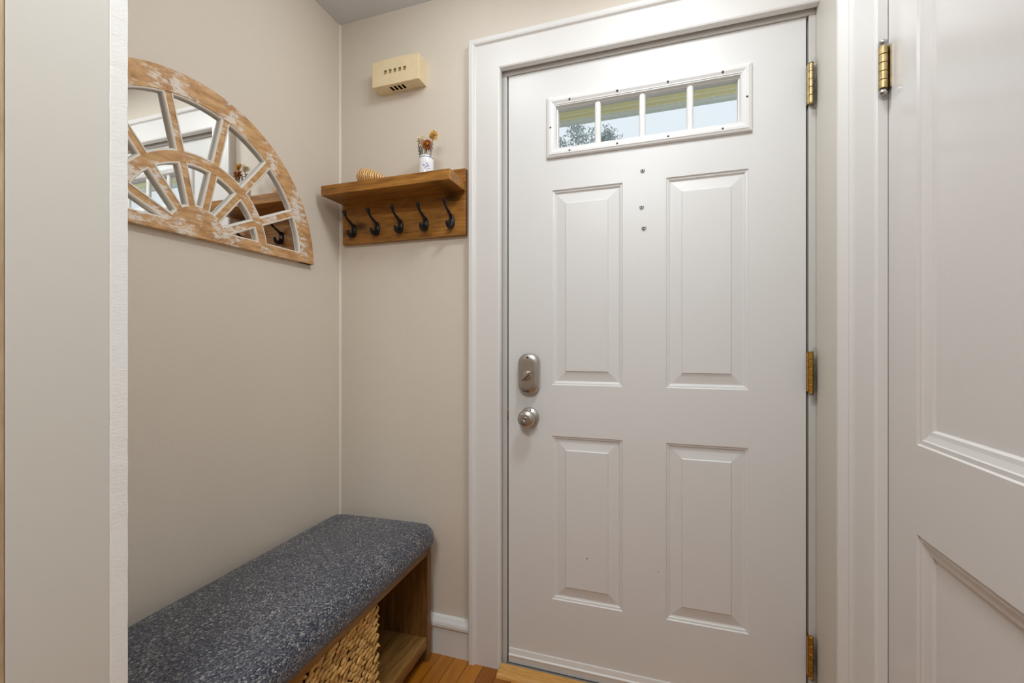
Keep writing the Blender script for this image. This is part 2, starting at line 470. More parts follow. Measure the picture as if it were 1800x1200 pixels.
# ------------------------------------------------------------------ baseboards
def base_prof_bm(pts, mp):
    bm = bmesh.new()
    prof = [(0, .0), (.016, .0), (.016, .094), (.014, .097), (.020, .099), (.0225, .104), (.0225, .112), (.020, .120), (.014, .128), (.010, .134), (.004, .138), (0, .138)]
    A = [bm.verts.new(mp(pts[0], d, z)) for d, z in prof]; B = [bm.verts.new(mp(pts[1], d, z)) for d, z in prof]
    for k in range(len(prof)): bm.faces.new((A[k], A[(k+1) % len(prof)], B[(k+1) % len(prof)], B[k]))
    bm.faces.new(A); bm.faces.new(B); return bm
st('baseboard_back', base_prof_bm((.0225, .572), lambda t, d, z: (t, -d, z)), 'trim', 'white moulded baseboard between the bench and the door casing', 'baseboard')
st('baseboard_left', base_prof_bm((-1.04, 0), lambda t, d, z: (d, t, z)), 'trim', 'white baseboard along the beige wall behind the bench', 'baseboard')

# ------------------------------------------------------------------ front door casing
CX0, CX1, CZ1 = .570, .6865, 2.2015
prof = [(0, 0), (0, .026), (.004, .031), (.016, .031), (.021, .029), (.0245, .0235), (.0265, .022), (.110, .022), (.1145, .020), (.1165, .015), (.1165, 0)]
bm = bmesh.new()
# travelling up the left leg then right along the head: the opening lies to the right, so offsets are negative
sweep(bm, [(CX0, .0), (CX0, CZ1), (XR-.0005, CZ1)], [(-o, h) for o, h in prof], lambda a, b, h: (a, -h, b), closed=False)
st('trim_4', bm, 'trim', 'white moulded casing up the left side and over the front door', 'trim')
# jamb set in the wall: edges facing the room
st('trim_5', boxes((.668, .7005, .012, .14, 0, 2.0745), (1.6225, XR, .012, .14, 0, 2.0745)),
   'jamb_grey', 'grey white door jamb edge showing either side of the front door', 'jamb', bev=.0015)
st('trim_10', boxes((.668, XR, .012, .14, 2.0748, 2.10)), 'trim', 'white strip of door jamb between the casing and the door top', 'jamb', bev=.0015)
st('trim_6', boxes((.7007, .7052, .034, .10, .011, 2.0742), (1.6168, 1.6223, .034, .10, .011, 2.0742), (.7007, 1.6223, .034, .10, 2.0731, 2.0746)), 'rubber', 'dark weatherstrip in the gap around the front door', 'weatherstrip')
# thresholds
bm = boxes((.7005, 1.6225, -.004, .14, 0, .010))
st('trim_7', bm, 'alu', 'grey metal sill under the front door', 'threshold', bev=.002)
bm = bmesh.new()
pr = [(-.062, 0), (-.058, .006), (-.048, .012), (-.012, .014), (-.0045, .014), (-.0045, 0)]
A = [bm.verts.new((.6875, y, z)) for y, z in pr]; B = [bm.verts.new((XR-.001, y, z)) for y, z in pr]
for k in range(len(pr)): bm.faces.new((A[k], A[(k+1) % 6], B[(k+1) % 6], B[k]))
bm.faces.new(A); bm.faces.new(B)
M['oak_strip'] = wood('oak_threshold', (.36, .16, .03), (.58, .29, .07), (.72, .42, .13), 'x', 22, .35)
st('trim_8', bm, 'oak_strip', 'golden oak threshold strip on the floor before the front door', 'threshold')

# ------------------------------------------------------------------ front door
PX = [(.863, 1.0985), (1.233, 1.4675)]
PZ = [(.256, .815), (.989, 1.654)]
WX0, WX1, WZ0, WZ1 = .872, 1.448, 1.782, 1.938
bm = bmesh.new()
us = sorted({DX0, DX1, WX0, WX1, *[x for p in PX for x in p]})
vs = sorted({DZ0, DZ1, WZ0, WZ1, *[z for p in PZ for z in p]})
holes = [(*x, *z) for x in PX for z in PZ] + [(WX0, WX1, WZ0, WZ1)]
gridface(bm, us, vs, holes, lambda a, b: (a, DY, b))
emb = [(0, 0), (.0025, .0038), (.0075, .0046), (.0095, .0075), (.0135, .0092), (.0175, .0088), (.0455, .0042), (.0485, .0008)]
for x in PX:
    for z in PZ:
        sweep(bm, rect(*x, *z), emb, lambda a, b, h: (a, DY+h, b), closed=True, fill=True)
yb = DY+.044
gridface(bm, us, vs, [(WX0, WX1, WZ0, WZ1)], lambda a, b: (a, yb, b))
for ring in (rect(DX0, DX1, DZ0, DZ1), rect(WX0, WX1, WZ0, WZ1)):
    a = [bm.verts.new((x, DY, z)) for x, z in ring]; b = [bm.verts.new((x, yb, z)) for x, z in ring]
    for k in range(4): bm.faces.new((a[k], a[(k+1) % 4], b[(k+1) % 4], b[k]))
bmesh.ops.remove_doubles(bm, verts=bm.verts, dist=1e-5)
door = st('door_1', bm, 'door', 'white four panel front door with a row of small panes on top', 'door')
rebase(door, (DX0, DY, DZ0))

# sweep along the foot of the door
bm = bmesh.new()
pr = [(0, .0), (-.0075, .002), (-.009, .024), (-.011, .0265), (-.011, .0295), (-.006, .032), (-.004, .046), (-.003, .049), (0, .0495)]
A = [bm.verts.new((DX0+.003, DY+y, DZ0+z)) for y, z in pr]; B = [bm.verts.new((DX1-.003, DY+y, DZ0+z)) for y, z in pr]
for k in range(len(pr)): bm.faces.new((A[k], A[(k+1) % len(pr)], B[(k+1) % len(pr)], B[k]))
bm.faces.new(A); bm.faces.new(B)
obj('door_sweep', bm, 'vinyl', door)

# window insert in the door
FX0, FX1, FZ0, FZ1 = .8455, 1.4765, 1.762, 1.9685
bm = bmesh.new()
fp = [(0, 0), (0, .006), (.003, .010), (.007, .0115), (.010, .0135), (.017, .0135), (.022, .011), (.025, .0095), (.0275, .0095), (.0295, .007), (.0315, .007), (.034, -.004), (.037, -.005), (.038, -.018), (.038, -.022), (0, -.0005)]
sweep(bm, rect(FX0, FX1, FZ0, FZ1), fp, lambda a, b, h: (a, DY-h, b), closed=True)
fr = obj('window_frame', bm, 'vinyl', door)
bm = bmesh.new()
sweep(bm, rect(FX0+.008, FX1-.008, FZ0+.008, FZ1-.008), [(0, 0), (0, .01), (.011, .01), (.0125, -.001), (0, -.001)], lambda a, b, h: (a, yb+h, b), closed=True)
obj('window_frame', bm, 'vinyl', door)
for mx in (1.0175, 1.1600, 1.3035):
    bm = bmesh.new()
    w = .0098
    pr = [(-w, .004), (-w, -.006), (-w*.72, -.0095), (-w*.3, -.011), (w*.3, -.011), (w*.72, -.0095), (w, -.006), (w, .004)]
    A = []; B = []
    for k, (x, y) in enumerate(pr):
        A.append(bm.verts.new((mx+x, DY+.011+y, FZ0+.030))); B.append(bm.verts.new((mx+x, DY+.011+y, FZ1-.0305-(abs(x)/w)**2*.004)))
    for k in range(8): bm.faces.new((A[k], A[(k+1) % 8], B[(k+1) % 8], B[k]))
    bm.faces.new(A); bm.faces.new(B)
    obj('muntin', bm, 'vinyl', fr, smooth=False, bev=.001)
obj('window_pane', boxes((WX0+.002, WX1-.002, DY+.019, DY+.024, WZ0+.002, WZ1-.002)), 'glass', door)
for sx, sz in ((.926, 1.9505), (1.0825, 1.9505), (1.238, 1.9505), (1.395, 1.9505), (.926, 1.7785), (1.0825, 1.7785), (1.239, 1.7785), (1.395, 1.7785), (.8605, 1.864), (1.4615, 1.864)):
    bm = bmesh.new(); lathe(bm, [(0, .0015), (.0022, .0012), (.0034, 0), (.0034, -.002), (0, -.002)], (sx, DY-.0135, sz), (0, -1, 0), 12)
    obj('screw', bm, 'darkscrew', fr, smooth=True)
# three bolt ends left by a knocker
for bx, bz, r in ((1.1615, 1.685, .0072), (1.1585, 1.568, .0072), (1.1655, 1.500, .0078)):
    bm = bmesh.new(); lathe(bm, [(0, .001), (.0022, .001), (.0028, .004), (r*.6, .0042), (r*.85, .003), (r, 0), (r, -.002), (0, -.002)], (bx, DY, bz), (0, -1, 0), 20)
    b = obj('bolt_end', bm, 'steel', door, smooth=True)
    bm = bmesh.new(); lathe(bm, [(0, .0016), (.0026, .0016), (.0026, 0), (0, 0)], (bx, DY-.0012, bz), (0, -1, 0), 12)
    obj('bolt_socket', bm, 'dark', b)
bm = bmesh.new(); ellipsoid(bm, (.983, DY+.001, .411), (.003, .0008, .0016)); ellipsoid(bm, (1.209, DY, .403), (.0014, .0006, .0012))
obj('paint_chip', bm, 'dark', door)

# deadbolt: stadium shaped plate with thumb turn
dc = (.7835, 1.0262)
def stadium(w, h, r, n=8):
    p = []
    for cx, cz, a0 in ((w-r, -(h-r), -PI/2), (w-r, h-r, 0), (-(w-r), h-r, PI/2), (-(w-r), -(h-r), PI)):
        for k in range(n+1):
            a = a0+k/n*PI/2; p.append((cx+r*math.cos(a), cz+r*math.sin(a)))
    return p
bm = bmesh.new()
sweep(bm, [(dc[0]+a, dc[1]+b) for a, b in stadium(.0375, .0705, .034)], [(0, -.001), (0, .013), (.0012, .018), (.004, .0222), (.008, .0250), (.013, .0268), (.020, .0276), (.028, .0278)], lambda a, b, h: (a, DY-h, b), closed=True, fill=True)
db = obj('deadbolt', bm, 'nickel', door, smooth='auto', label='brushed nickel deadbolt plate')
bm = bmesh.new()
lathe(bm, [(.0165, 0), (.0155, .0015), (.010, .0025), (0, .0030)], (dc[0]-.001, DY-.0272, dc[1]-.006), (0, -1, 0), 32)
obj('turn_rose', bm, 'nickel', db, smooth=True)
bm = bmesh.new()
c0 = Vector((dc[0]-.001, DY-.0305, dc[1]-.006)); ang = math.radians(43)
ux = Vector((math.cos(ang), 0, math.sin(ang))); uz = Vector((-math.sin(ang), 0, math.cos(ang))); uy = Vector((0, -1, 0))
L0 = []
for a, h in ((-.0225, 0), (.0225, 0), (.0235, .014), (.020, .021), (-.018, .021), (-.0235, .014)):
    L0.append((a, h))
A = [bm.verts.new(c0+ux*a+uy*h+uz*.0031) for a, h in L0]; B = [bm.verts.new(c0+ux*a+uy*h-uz*.0031) for a, h in L0]
for k in range(6): bm.faces.new((A[k], A[(k+1) % 6], B[(k+1) % 6], B[k]))
bm.faces.new(A); bm.faces.new(B)
obj('thumb_turn', bm, 'nickel', db, bev=.0015, seg=3)
for dz in (.057, -.058):
    bm = bmesh.new(); lathe(bm, [(0, .0008), (.0025, .0008), (.0038, 0), (.0038, -.001), (0, -.001)], (dc[0], DY-.0278, dc[1]+dz), (0, -1, 0), 14)
    obj('screw', bm, 'darkscrew', db, smooth=True)
# knob
kc = (.783, DY, .8745)
bm = bmesh.new(); lathe(bm, [(0, 0), (.0345, 0), (.0345, .004), (.031, .009), (.022, .013), (0, .0135)], kc, (0, -1, 0), 40)
kb = obj('door_knob', bm, 'nickel', door, smooth=True, label='brushed nickel door knob')
bm = bmesh.new(); lathe(bm, [(.013, .012), (.013, .018), (.0155, .024), (.0235, .030), (.0290, .037), (.0300, .043), (.0285, .048), (.0235, .053), (.0195, .0555), (.0175, .0565), (.012, .0570), (0, .0570)], kc, (0, -1, 0), 40)
kg = obj('knob_grip', bm, 'nickel', kb, smooth=True)
bm = bmesh.new(); lathe(bm, [(.0085, .056), (.0085, .0578), (.0068, .0582), (.0060, .0572), (.0, .0572)], kc, (0, -1, 0), 24)
obj('knob_ring', bm, 'steel', kb, smooth=True)
bm = boxes((kc[0]-.0012, kc[0]+.0012, DY-.0605, DY-.057, kc[2]-.005, kc[2]+.005))
obj('lock_button', bm, 'steel', kb, bev=.0006)
bm = bmesh.new(); lathe(bm, [(0, .001), (.0025, .001), (.0025, -.002), (0, -.002)], (kc[0]+.006, DY-.0125, kc[2]+.026), (0, -1, 0), 12)
obj('pin_hole', bm, 'dark', kb)
bm = boxes((.6985, .7040, DY-.004, DY+.012, .868, .892)); obj('latch_face', bm, 'brass', door, bev=.0008)

# hinges
def hinge(zc, h, mat, x, y, parent, leaf, tips=False, r=.006):
    bm = bmesh.new(); k = 5
    for i in range(k):
        z0 = zc-h/2+h*i/k; z1 = z0+h/k
        lathe(bm, [(0, z0+.0004), (r-.0006, z0+.0004), (r, z0+.0012), (r, z1-.0012), (r-.0006, z1-.0004), (0, z1-.0004)], (x, y, 0), (0, 0, 1), 18)
    o = obj('hinge', bm, mat, parent, smooth='auto', label='aged brass hinge with five knuckles')
    bm = boxes(leaf); obj('hinge_leaf', bm, mat, o)
    for s in (1, -1):
        bm = bmesh.new(); e = zc+s*h/2
        if tips: lathe(bm, [(0, 0), (.0050, 0), (.0042, .002), (.0066, .0045), (.0074, .0075), (.0066, .0105), (.0034, .013), (0, .0135)], (x, y, e), (0, 0, s), 18)
        else: lathe(bm, [(0, 0), (.0066, 0), (.0066, .002), (.004, .003), (0, .003)], (x, y, e), (0, 0, s), 14)
        obj('hinge_tip', bm, 'steel' if tips else mat, o, smooth=True)
    return o
for zc, mat in ((1.872, 'brass'), (1.047, 'brass_old'), (.232, 'brass_old')):
    hinge(zc, .113, mat, 1.6255, .003, door, (1.6172, 1.6255, .0045, .03, zc-.056, zc+.056))
    # grime rubbed on the jamb behind each hinge belongs to the jamb paint

# ------------------------------------------------------------------ closet door on the right wall, with casing
CY0, CY1 = -.4329, -1.045
bm = bmesh.new()
xf = XR+.001
stile = .1045
panels = [(.24, .796), (.950, 1.92)]
ys = sorted({CY0, CY0-stile, CY1+stile, CY1}); zs = sorted({.012, 2.03, *[z for p in panels for z in p]})
yp = (CY1+stile, CY0-stile)
gridface(bm, ys, zs, [(*yp, *p) for p in panels], lambda a, b: (xf, a, b))
mo = [(0, 0), (.002, .0035), (.009, .0035), (.011, .0055), (.020, .0085), (.0265, .0095), (.029, .0135), (.030, .014)]
for p in panels:
    sweep(bm, rect(*yp, *p), mo, lambda a, b, h: (xf+h, a, b), closed=True, fill=True)
gridface(bm, [CY1, CY0], [.012, 2.03], [], lambda a, b: (xf+.036, a, b))
ring = rect(CY1, CY0, .012, 2.03)
a = [bm.verts.new((xf, y, z)) for y, z in ring]; b = [bm.verts.new((xf+.036, y, z)) for y, z in ring]
for k in range(4): bm.faces.new((a[k], a[(k+1) % 4], b[(k+1) % 4], b[k]))
bmesh.ops.remove_doubles(bm, verts=bm.verts, dist=1e-5)
closet = st('door_2', bm, 'closet', 'cream painted panelled closet door at the right edge', 'door')
rebase(closet, (xf, CY0, .012))
h = hinge(1.657, .082, 'brass', XR-.0105, -.4412, closet, (XR-.0015, XR+.0006, -.4475, -.4335, 1.616, 1.698), tips=True, r=.0075)
bm = bmesh.new()
cp = [(0, 0), (0, .030), (.003, .035), (.008, .037), (.016, .036), (.024, .031), (.032, .0255), (.036, .0225), (.041, .0225), (.043, .026), (.050, .026), (.056, .0225), (.064, .0205), (.160, .0205), (.163, .019), (.1645, .016), (.1645, 0)]
sweep(bm, [(-.268, 0), (-.268, 2.19), (-1.21, 2.19), (-1.21, 0)], [(o, h) for o, h in cp], lambda a, b, h: (XR-h, a, b), closed=False)
st('trim_9', bm, 'trim', 'cream moulded casing between the front door and the closet door', 'trim')

# ------------------------------------------------------------------ half round mirror
MY, MZ = -.595, 1.4165
T = .021                     # frame thickness
mr = thing('mirror', (0, MY, MZ), 'half round fan shaped mirror in a whitewashed pine frame on the beige wall', 'mirror')
def mp(a, b, h): return (h, MY+a, MZ+b)
R1, R2, R3, R4, RH, BB = .428, .367, .2255, .1945, .086, .031
def arcband(r0, r1, h0, h1, b0, n=72, chamf=.002):
    """half annulus above the height b0"""
    bm = bmesh.new(); rows = []
    prof = [(r0, h0), (r0, h1-chamf), (r0+chamf, h1), (r1-chamf, h1), (r1, h1-chamf), (r1, h0)]
    for k in range(n+1):
        row = []
        for r, hh in prof:
            a0 = math.asin(min(1, b0/r)) if b0 else 0
            th = a0+(PI-2*a0)*k/n
            row.append(bm.verts.new(mp(r*math.cos(th), r*math.sin(th), hh)))
        rows.append(row)
    m = len(prof)
    for a, b in zip(rows, rows[1:]):
        for k in range(m): bm.faces.new((a[k], a[(k+1) % m], b[(k+1) % m], b[k]))
    bm.faces.new(rows[0]); bm.faces.new(rows[-1]); return bm
def prism(pts, h0, h1):
    bm = bmesh.new()
    A = [bm.verts.new(mp(a, b, h0)) for a, b in pts]; B = [bm.verts.new(mp(a, b, h1)) for a, b in pts]
    n = len(pts)
    for k in range(n): bm.faces.new((A[k], A[(k+1) % n], B[(k+1) % n], B[k]))
    bm.faces.new(A); bm.faces.new(B); return bm
obj('outer_arch', arcband(R2, R1, .001, T, 0), 'whitewash', mr)
obj('bottom_rail', prism([(-R1+.0005, 0), (R1-.0005, 0), (math.sqrt(R1**2-BB**2)-.0005, BB), (-math.sqrt(R1**2-BB**2)+.0005, BB)], .001, T+.0003), 'whitewash', mr, bev=.002)
obj('inner_arch', arcband(R4, R3, .001, T-.002, BB*.8), 'whitewash', mr)
hub = [(RH*math.cos(t), RH*math.sin(t)) for t in [math.asin(BB*.8/RH)+(PI-2*math.asin(BB*.8/RH))*k/14 for k in range(15)]]
obj('hub', prism(hub, .001, T-.0015), 'whitewash', mr, bev=.002)
SW = .0105
for k in range(1, 7):
    t = k*PI/7
    d = Vector((math.cos(t), math.sin(t))); nn = Vector((-d.y, d.x))
    for r0, r1 in ((RH*.9, R4+.01), (R3-.01, R2+.012)):
        w0, w1 = SW, SW
        pts = [d*r0-nn*w0, d*r1-nn*w1, d*r1+nn*w1, d*r0+nn*w0]
        obj('spoke', prism([tuple(p) for p in pts], .001, T-.003), 'whitewash', mr, bev=.003, seg=3)
# quarter-round whitewashed lips round each opening
bm = bmesh.new()
for ri, ro in ((RH, R4), (R3, R2)):
    for k in range(7):
        t0, t1 = k*PI/7, (k+1)*PI/7
        def edge(r, t, s):   # point at radius r, offset SW from the spoke line (or on the rail)
            if k == 0 and s > 0 or k == 6 and s < 0:
                y = BB; x = math.sqrt(max(0, r*r-y*y)); return (x if k == 0 else -x, y)
            a = math.asin(SW/r); tt = t+s*a
            return (r*math.cos(tt), r*math.sin(tt))
        p0, p1 = edge(ri, t0, 1), edge(ro, t0, 1)
        q1, q0 = edge(ro, t1, -1), edge(ri, t1, -1)
        aa = lambda p: math.atan2(p[1], p[0])
        nO, nI = 12, 6
        path = [p0] + [(ro*math.cos(aa(p1)+(aa(q1)-aa(p1))*i/nO), ro*math.sin(aa(p1)+(aa(q1)-aa(p1))*i/nO)) for i in range(nO+1)]
        path += [(ri*math.cos(aa(q0)+(aa(p0)-aa(q0))*i/nI), ri*math.sin(aa(q0)+(aa(p0)-aa(q0))*i/nI)) for i in range(nI)]
        sweep(bm, path, [(-.002, .004), (-.002, T-.0015), (.0005, T-.0015), (.0028, T-.0035), (.0042, T-.007), (.0046, .0075), (.0046, .004)], mp, closed=True)
obj('whitewashed_lip', bm, 'washlip', mr, smooth=False)
gp = [(R2+.01)*1.0]
pts = [((R2+.006)*math.cos(PI*k/60), max(BB*.6, (R2+.006)*math.sin(PI*k/60))) for k in range(61)]
obj('mirror_glass', prism(pts, .004, .0075), 'mirror', mr)

# ------------------------------------------------------------------ coat rack shelf
rk = thing('coat_rack', (.293, 0, 1.519), 'stained pine wall shelf with five black coat hooks under it', 'coat rack')
RX0, RX1 = .0285, .5555
ob = obj('back_board', boxes((RX0, RX1, -.0205, -.0003, 1.519, 1.7555)), 'rack', rk, bev=.0012)
ob = obj('shelf_board', boxes((RX0+.006, RX1+.001, -.146, -.0206, 1.6725, 1.7085)), 'rack', rk, bev=.0012)
for i, hx in enumerate((.083, .188, .291, .397, .503)):
    bm = bmesh.new()
    # teardrop plate
    pl = []
    for k in range(24):
        a = 2*PI*k/24; zz = math.sin(a)
        pl.append((hx+math.cos(a)*.0116*(1-.22*zz), 1.5705+.0255*zz))
    sweep(bm, pl, [(0, .0), (0, .003), (.002, .0055), (.005, .007)], lambda a, b, h: (a, -.0205-h, b), closed=True, fill=True)
    tube(bm, spline([(hx, -.0245, 1.580), (hx, -.033, 1.590), (hx, -.048, 1.5985), (hx, -.063, 1.606), (hx, -.0735, 1.6155), (hx, -.079, 1.626), (hx, -.081, 1.633)], 5),
         [.0062]*6+[.0052]*6+[.0044]*6+[.0044+.0030*min(1, k/7) for k in range(11)]+[.0070, .0045], 12)
    tube(bm, spline([(hx, -.0245, 1.562), (hx, -.030, 1.551), (hx, -.040, 1.5455), (hx, -.050, 1.548), (hx, -.0565, 1.556), (hx, -.0575, 1.565)], 5),
         [.0090]*6+[.0082]*6+[.0072]*6+[.0066]*5+[.0066, .0062, .0040], 12)
    obj('coat_hook', bm, 'iron', rk, smooth=True)

# ------------------------------------------------------------------ sea shell on the shelf
bm = bmesh.new()
SL = .126; n = 44; cs = Vector((.148, -.088, 1.7085+.0235))
axd = Vector((1, .02, -.13)).normalized(); a_ = Vector((0, 1, 0)); a_ = (a_-axd*a_.dot(axd)).normalized(); b_ = axd.cross(a_)
rings = []
for i in range(61):
    t = i/60
    r = .0365*(math.sin(min(1, t/.30)*PI/2)**.75)*(1-.0*t) if t < .30 else .0365*(1-((t-.30)/.70)**1.55*.93)
    r *= 1+.035*math.sin(t*2*PI*5.5)*(t > .02)
    ring = []
    for k in range(n):
        a = 2*PI*k/n
        s = t*SL + .004*((k/n)-.5)*math.sin(PI*t)
        ring.append(bm.verts.new(cs+axd*s+(a_*math.cos(a)+b_*math.sin(a)*.88)*max(r, .0006)))
    rings.append(ring)
for p, q in zip(rings, rings[1:]):
    for k in range(n): bm.faces.new((p[k], p[(k+1) % n], q[(k+1) % n], q[k]))
bm.faces.new(rings[0]); bm.faces.new(rings[-1])
zmin = min(v.co.z for v in bm.verts)
bmesh.ops.translate(bm, verts=bm.verts, vec=(0, 0, 1.7087-zmin))
o = obj('seashell', bm, 'shell', smooth=True, label='orange banded spiral seashell lying on the left part of the shelf', cat='seashell')
rebase(o, (.20, -.088, 1.7087))

# ------------------------------------------------------------------ vase and dried flowers
VX, VY, VZ = .432, -.080, 1.7087
vs_ = thing('vase', (VX, VY, VZ), 'small white porcelain vase with a lilac motif on the wooden shelf', 'vase')
bm = bmesh.new()
lathe(bm, [(0, 0), (.0245, 0), (.0262, .003), (.0268, .02), (.0268, .057), (.0262, .066), (.0245, .0705), (.0240, .0735), (.0250, .077), (.0240, .0785), (.0225, .077), (.0222, .065), (.0222, .01), (0, .008)], (VX, VY, VZ), (0, 0, 1), 40)
obj('vase_body', bm, 'porcelain', vs_, smooth=True)
bm = bmesh.new(); lathe(bm, [(.0235, .0712), (.0249, .0712), (.0247, .0735), (.0235, .0737)], (VX, VY, VZ), (0, 0, 1), 40); obj('glaze_ring', bm, 'blue', vs_, smooth=True)
bm = bmesh.new()
for da, dz, r in ((.0, .036, .0042), (.28, .040, .0046), (-.27, .041, .0040), (.10, .047, .0042), (-.12, .030, .0034), (.34, .030, .0034), (.02, .024, .0028)):
    a = math.radians(-62)+da
    c = Vector((VX+math.cos(a)*.0266, VY+math.sin(a)*.0266, VZ+dz))
    ellipsoid(bm, c, (.0009, r, r*.9), Matrix.Rotation(a, 3, 'Z'))
obj('painted_motif', bm, 'lilac', vs_, smooth=True)

def bloom(bm, c, d, R, layers, n, seed, droop=.2):
    rnd = random.Random(seed); d = Vector(d).normalized(); a = d.orthogonal().normalized(); b = d.cross(a); c = Vector(c)
    for L in range(layers):
        el = -.35+1.55*L/max(1, layers-1)          # outer petals bend back, inner ones stand up
        m = int(n*(1-.45*L/layers))
        for k in range(m):
            t = 2*PI*(k+.5*(L % 2)+rnd.uniform(-.2, .2))/m
            o_ = a*math.cos(t)+b*math.sin(t); sd = d.cross(o_)
            e = el+rnd.uniform(-.2, .2)
            v = o_*math.cos(e)+d*math.sin(e)
            l = R*rnd.uniform(.78, 1.08)*(1-.25*L/layers); w = R*.115
            up = v.cross(sd)
            P = [c+v*l*.12, c+v*l*.55+sd*w+up*w*.4, c+v*l+up*rnd.uniform(-.1, .15)*l, c+v*l*.55-sd*w+up*w*.4, c+v*l*.6-up*w*.5]
            q = [bm.verts.new(p) for p in P]
            for f in ((0, 1, 4), (1, 2, 4), (2, 3, 4), (3, 0, 4), (0, 3, 1), (1, 3, 2)): bm.faces.new([q[i] for i in f])
GR = 'dried flowers in the small white vase'
def flower(lab, base, tip, d, R, mat, seed, layers=6, n=20):
    f = thing('dried_flower', base, lab, 'flower', GR)
    bm = bmesh.new(); b, t = Vector(base), Vector(tip)
    m = (b+t)/2+Vector((.003*random.uniform(-1, 1), .002, 0))
    tube(bm, spline([b, m, t], 5), .0009, 6); obj('stem', bm, 'stem', f, smooth=True)
    bm = bmesh.new(); bloom(bm, tip, d, R, layers, n, seed); obj('bloom', bm, mat, f)
    bm = bmesh.new(); ellipsoid(bm, Vector(tip)+Vector(d).normalized()*R*.22, (R*.3,)*3); obj('seed_head', bm, 'seed' if mat != 'petal_white' else 'petal_white', f, smooth=True)
B0 = (VX, VY, VZ+.010)
def P(dx, dy, dz): return (VX+dx, VY+dy, VZ+dz)
flower('cream white dried flower, paler than the other blooms in the vase', P(-.004, .004, .0095), P(-.016, -.006, .140), (-.3, -.8, .45), .0225, 'petal_white', 1)
flower('golden dried flower standing highest in the white vase', P(.004, .004, .0095), P(.027, .004, .153), (.3, -.8, .35), .0225, 'petal_yellow', 2)
flower('rust brown dried flower low in the middle of the vase', P(0, -.006, .0095), P(.012, -.014, .114), (.25, -.85, .2), .0250, 'petal_rust', 3, 6, 18)
def sprig(lab, cat, base, tip, mat, seed, kind):
    rnd = random.Random(seed)
    f = thing('dried_sprig', base, lab, cat, GR)
    bm = bmesh.new(); b, t = Vector(base), Vector(tip)
    tube(bm, spline([b, (b+t)/2+Vector((0, .001, 0)), t], 5), .0008, 6); obj('stem', bm, 'stem', f, smooth=True)
    bm = bmesh.new()
    for k in range(16):
        s = .62+.38*k/15; c = b.lerp(t, s); a = k*2.4
        d = Vector((math.cos(a), math.sin(a), .9)).normalized()
        L = (.006 if kind == 'leaf' else .0036)*rnd.uniform(.8, 1.15)
        q = d.to_track_quat('Z', 'Y').to_matrix()
        ellipsoid(bm, c+d*L*.8, (L*.42, L*.25, L) if kind == 'leaf' else (L*.6, L*.6, L), q, 6, 5)
    obj('leaves' if kind == 'leaf' else 'buds', bm, mat, f, smooth=True)
sprig('dark green dried leaf sprig at the left of the vase mouth', 'sprig', P(-.008, -.004, .0095), P(-.024, -.008, .116), 'leaf', 11, 'leaf')
sprig('purple dried lavender sprig at the right of the vase mouth', 'sprig', P(.008, -.004, .0095), P(.029, -.012, .108), 'lavender', 12, 'bud')
sprig('short brown grey sprig under the rust brown flower', 'sprig', P(.002, -.010, .0095), P(.006, -.020, .103), 'stem', 13, 'bud')
sprig('thin lilac sprig between the green sprig and the rust flower', 'sprig', P(-.004, -.008, .0095), P(-.010, -.014, .106), 'lavender', 14, 'bud')

# ------------------------------------------------------------------ door chime
HX0, HX1, HZ0, HZ1, HD = .1895, .3885, 2.0875, 2.1795, .055
ch = thing('door_chime', ((HX0+HX1)/2, 0, HZ0), 'yellowed plastic door chime box with slots high on the wall', 'door chime')
def arch(x, z):
    t = (x-(HX0+HX1)/2)/((HX1-HX0)/2)
    w = max(0, (z-HZ0)/(HZ1-HZ0)-.75)/.25
    return z+.0055*(1-t*t)*w
bm = bmesh.new()
sl = [(.2415+.0203*k, .2415+.0203*k+.0118) for k in range(5)]
bs = [(.2545+.0168*k, .2545+.0168*k+.0098) for k in range(4)]
us = sorted({HX0, HX1, .205, .225, .345, .360, .375, *[x for p in sl for x in p]}); zs = [HZ0, 2.1285, 2.1435, 2.16, HZ1]
gridface(bm, us, zs, [(*p, 2.1285, 2.1435) for p in sl], lambda a, b: (a, -HD, arch(a, b)))
gridface(bm, us, [0, HD], [], lambda a, b: (a, -b, arch(a, HZ1)))
ub = sorted({*us, *[x for p in bs for x in p]})
gridface(bm, ub, [0, .0145, .0405, HD], [(*p, .0145, .0405) for p in bs], lambda a, b: (a, -b, HZ0))
for x in (HX0, HX1): gridface(bm, [0, HD], zs, [], lambda a, b: (x, -a, arch(x, b)))
bmesh.ops.remove_doubles(bm, verts=bm.verts, dist=1e-5)
bd = obj('chime_cover', bm, 'chime', ch, bev=.0018)
for p in sl:
    bm = bmesh.new()
    sweep(bm, rect(*p, 2.1285, 2.1435), [(0, 0), (.0005, -.007)], lambda a, b, h: (a, -HD-h, b), closed=True, fill=True)
    obj('slot', bm, 'chime_shaded', bd)
for p in bs:
    bm = bmesh.new()
    sweep(bm, rect(*p, .0145, .0405), [(0, 0), (.0003, .008)], lambda a, b, h: (a, -b, HZ0+h), closed=True, fill=True)
    obj('vent_slot', bm, 'dark', bd)
obj('chime_base', boxes((HX0+.002, HX1-.002, -.003, 0, HZ0+.002, HZ1-.002)), 'chime', ch)

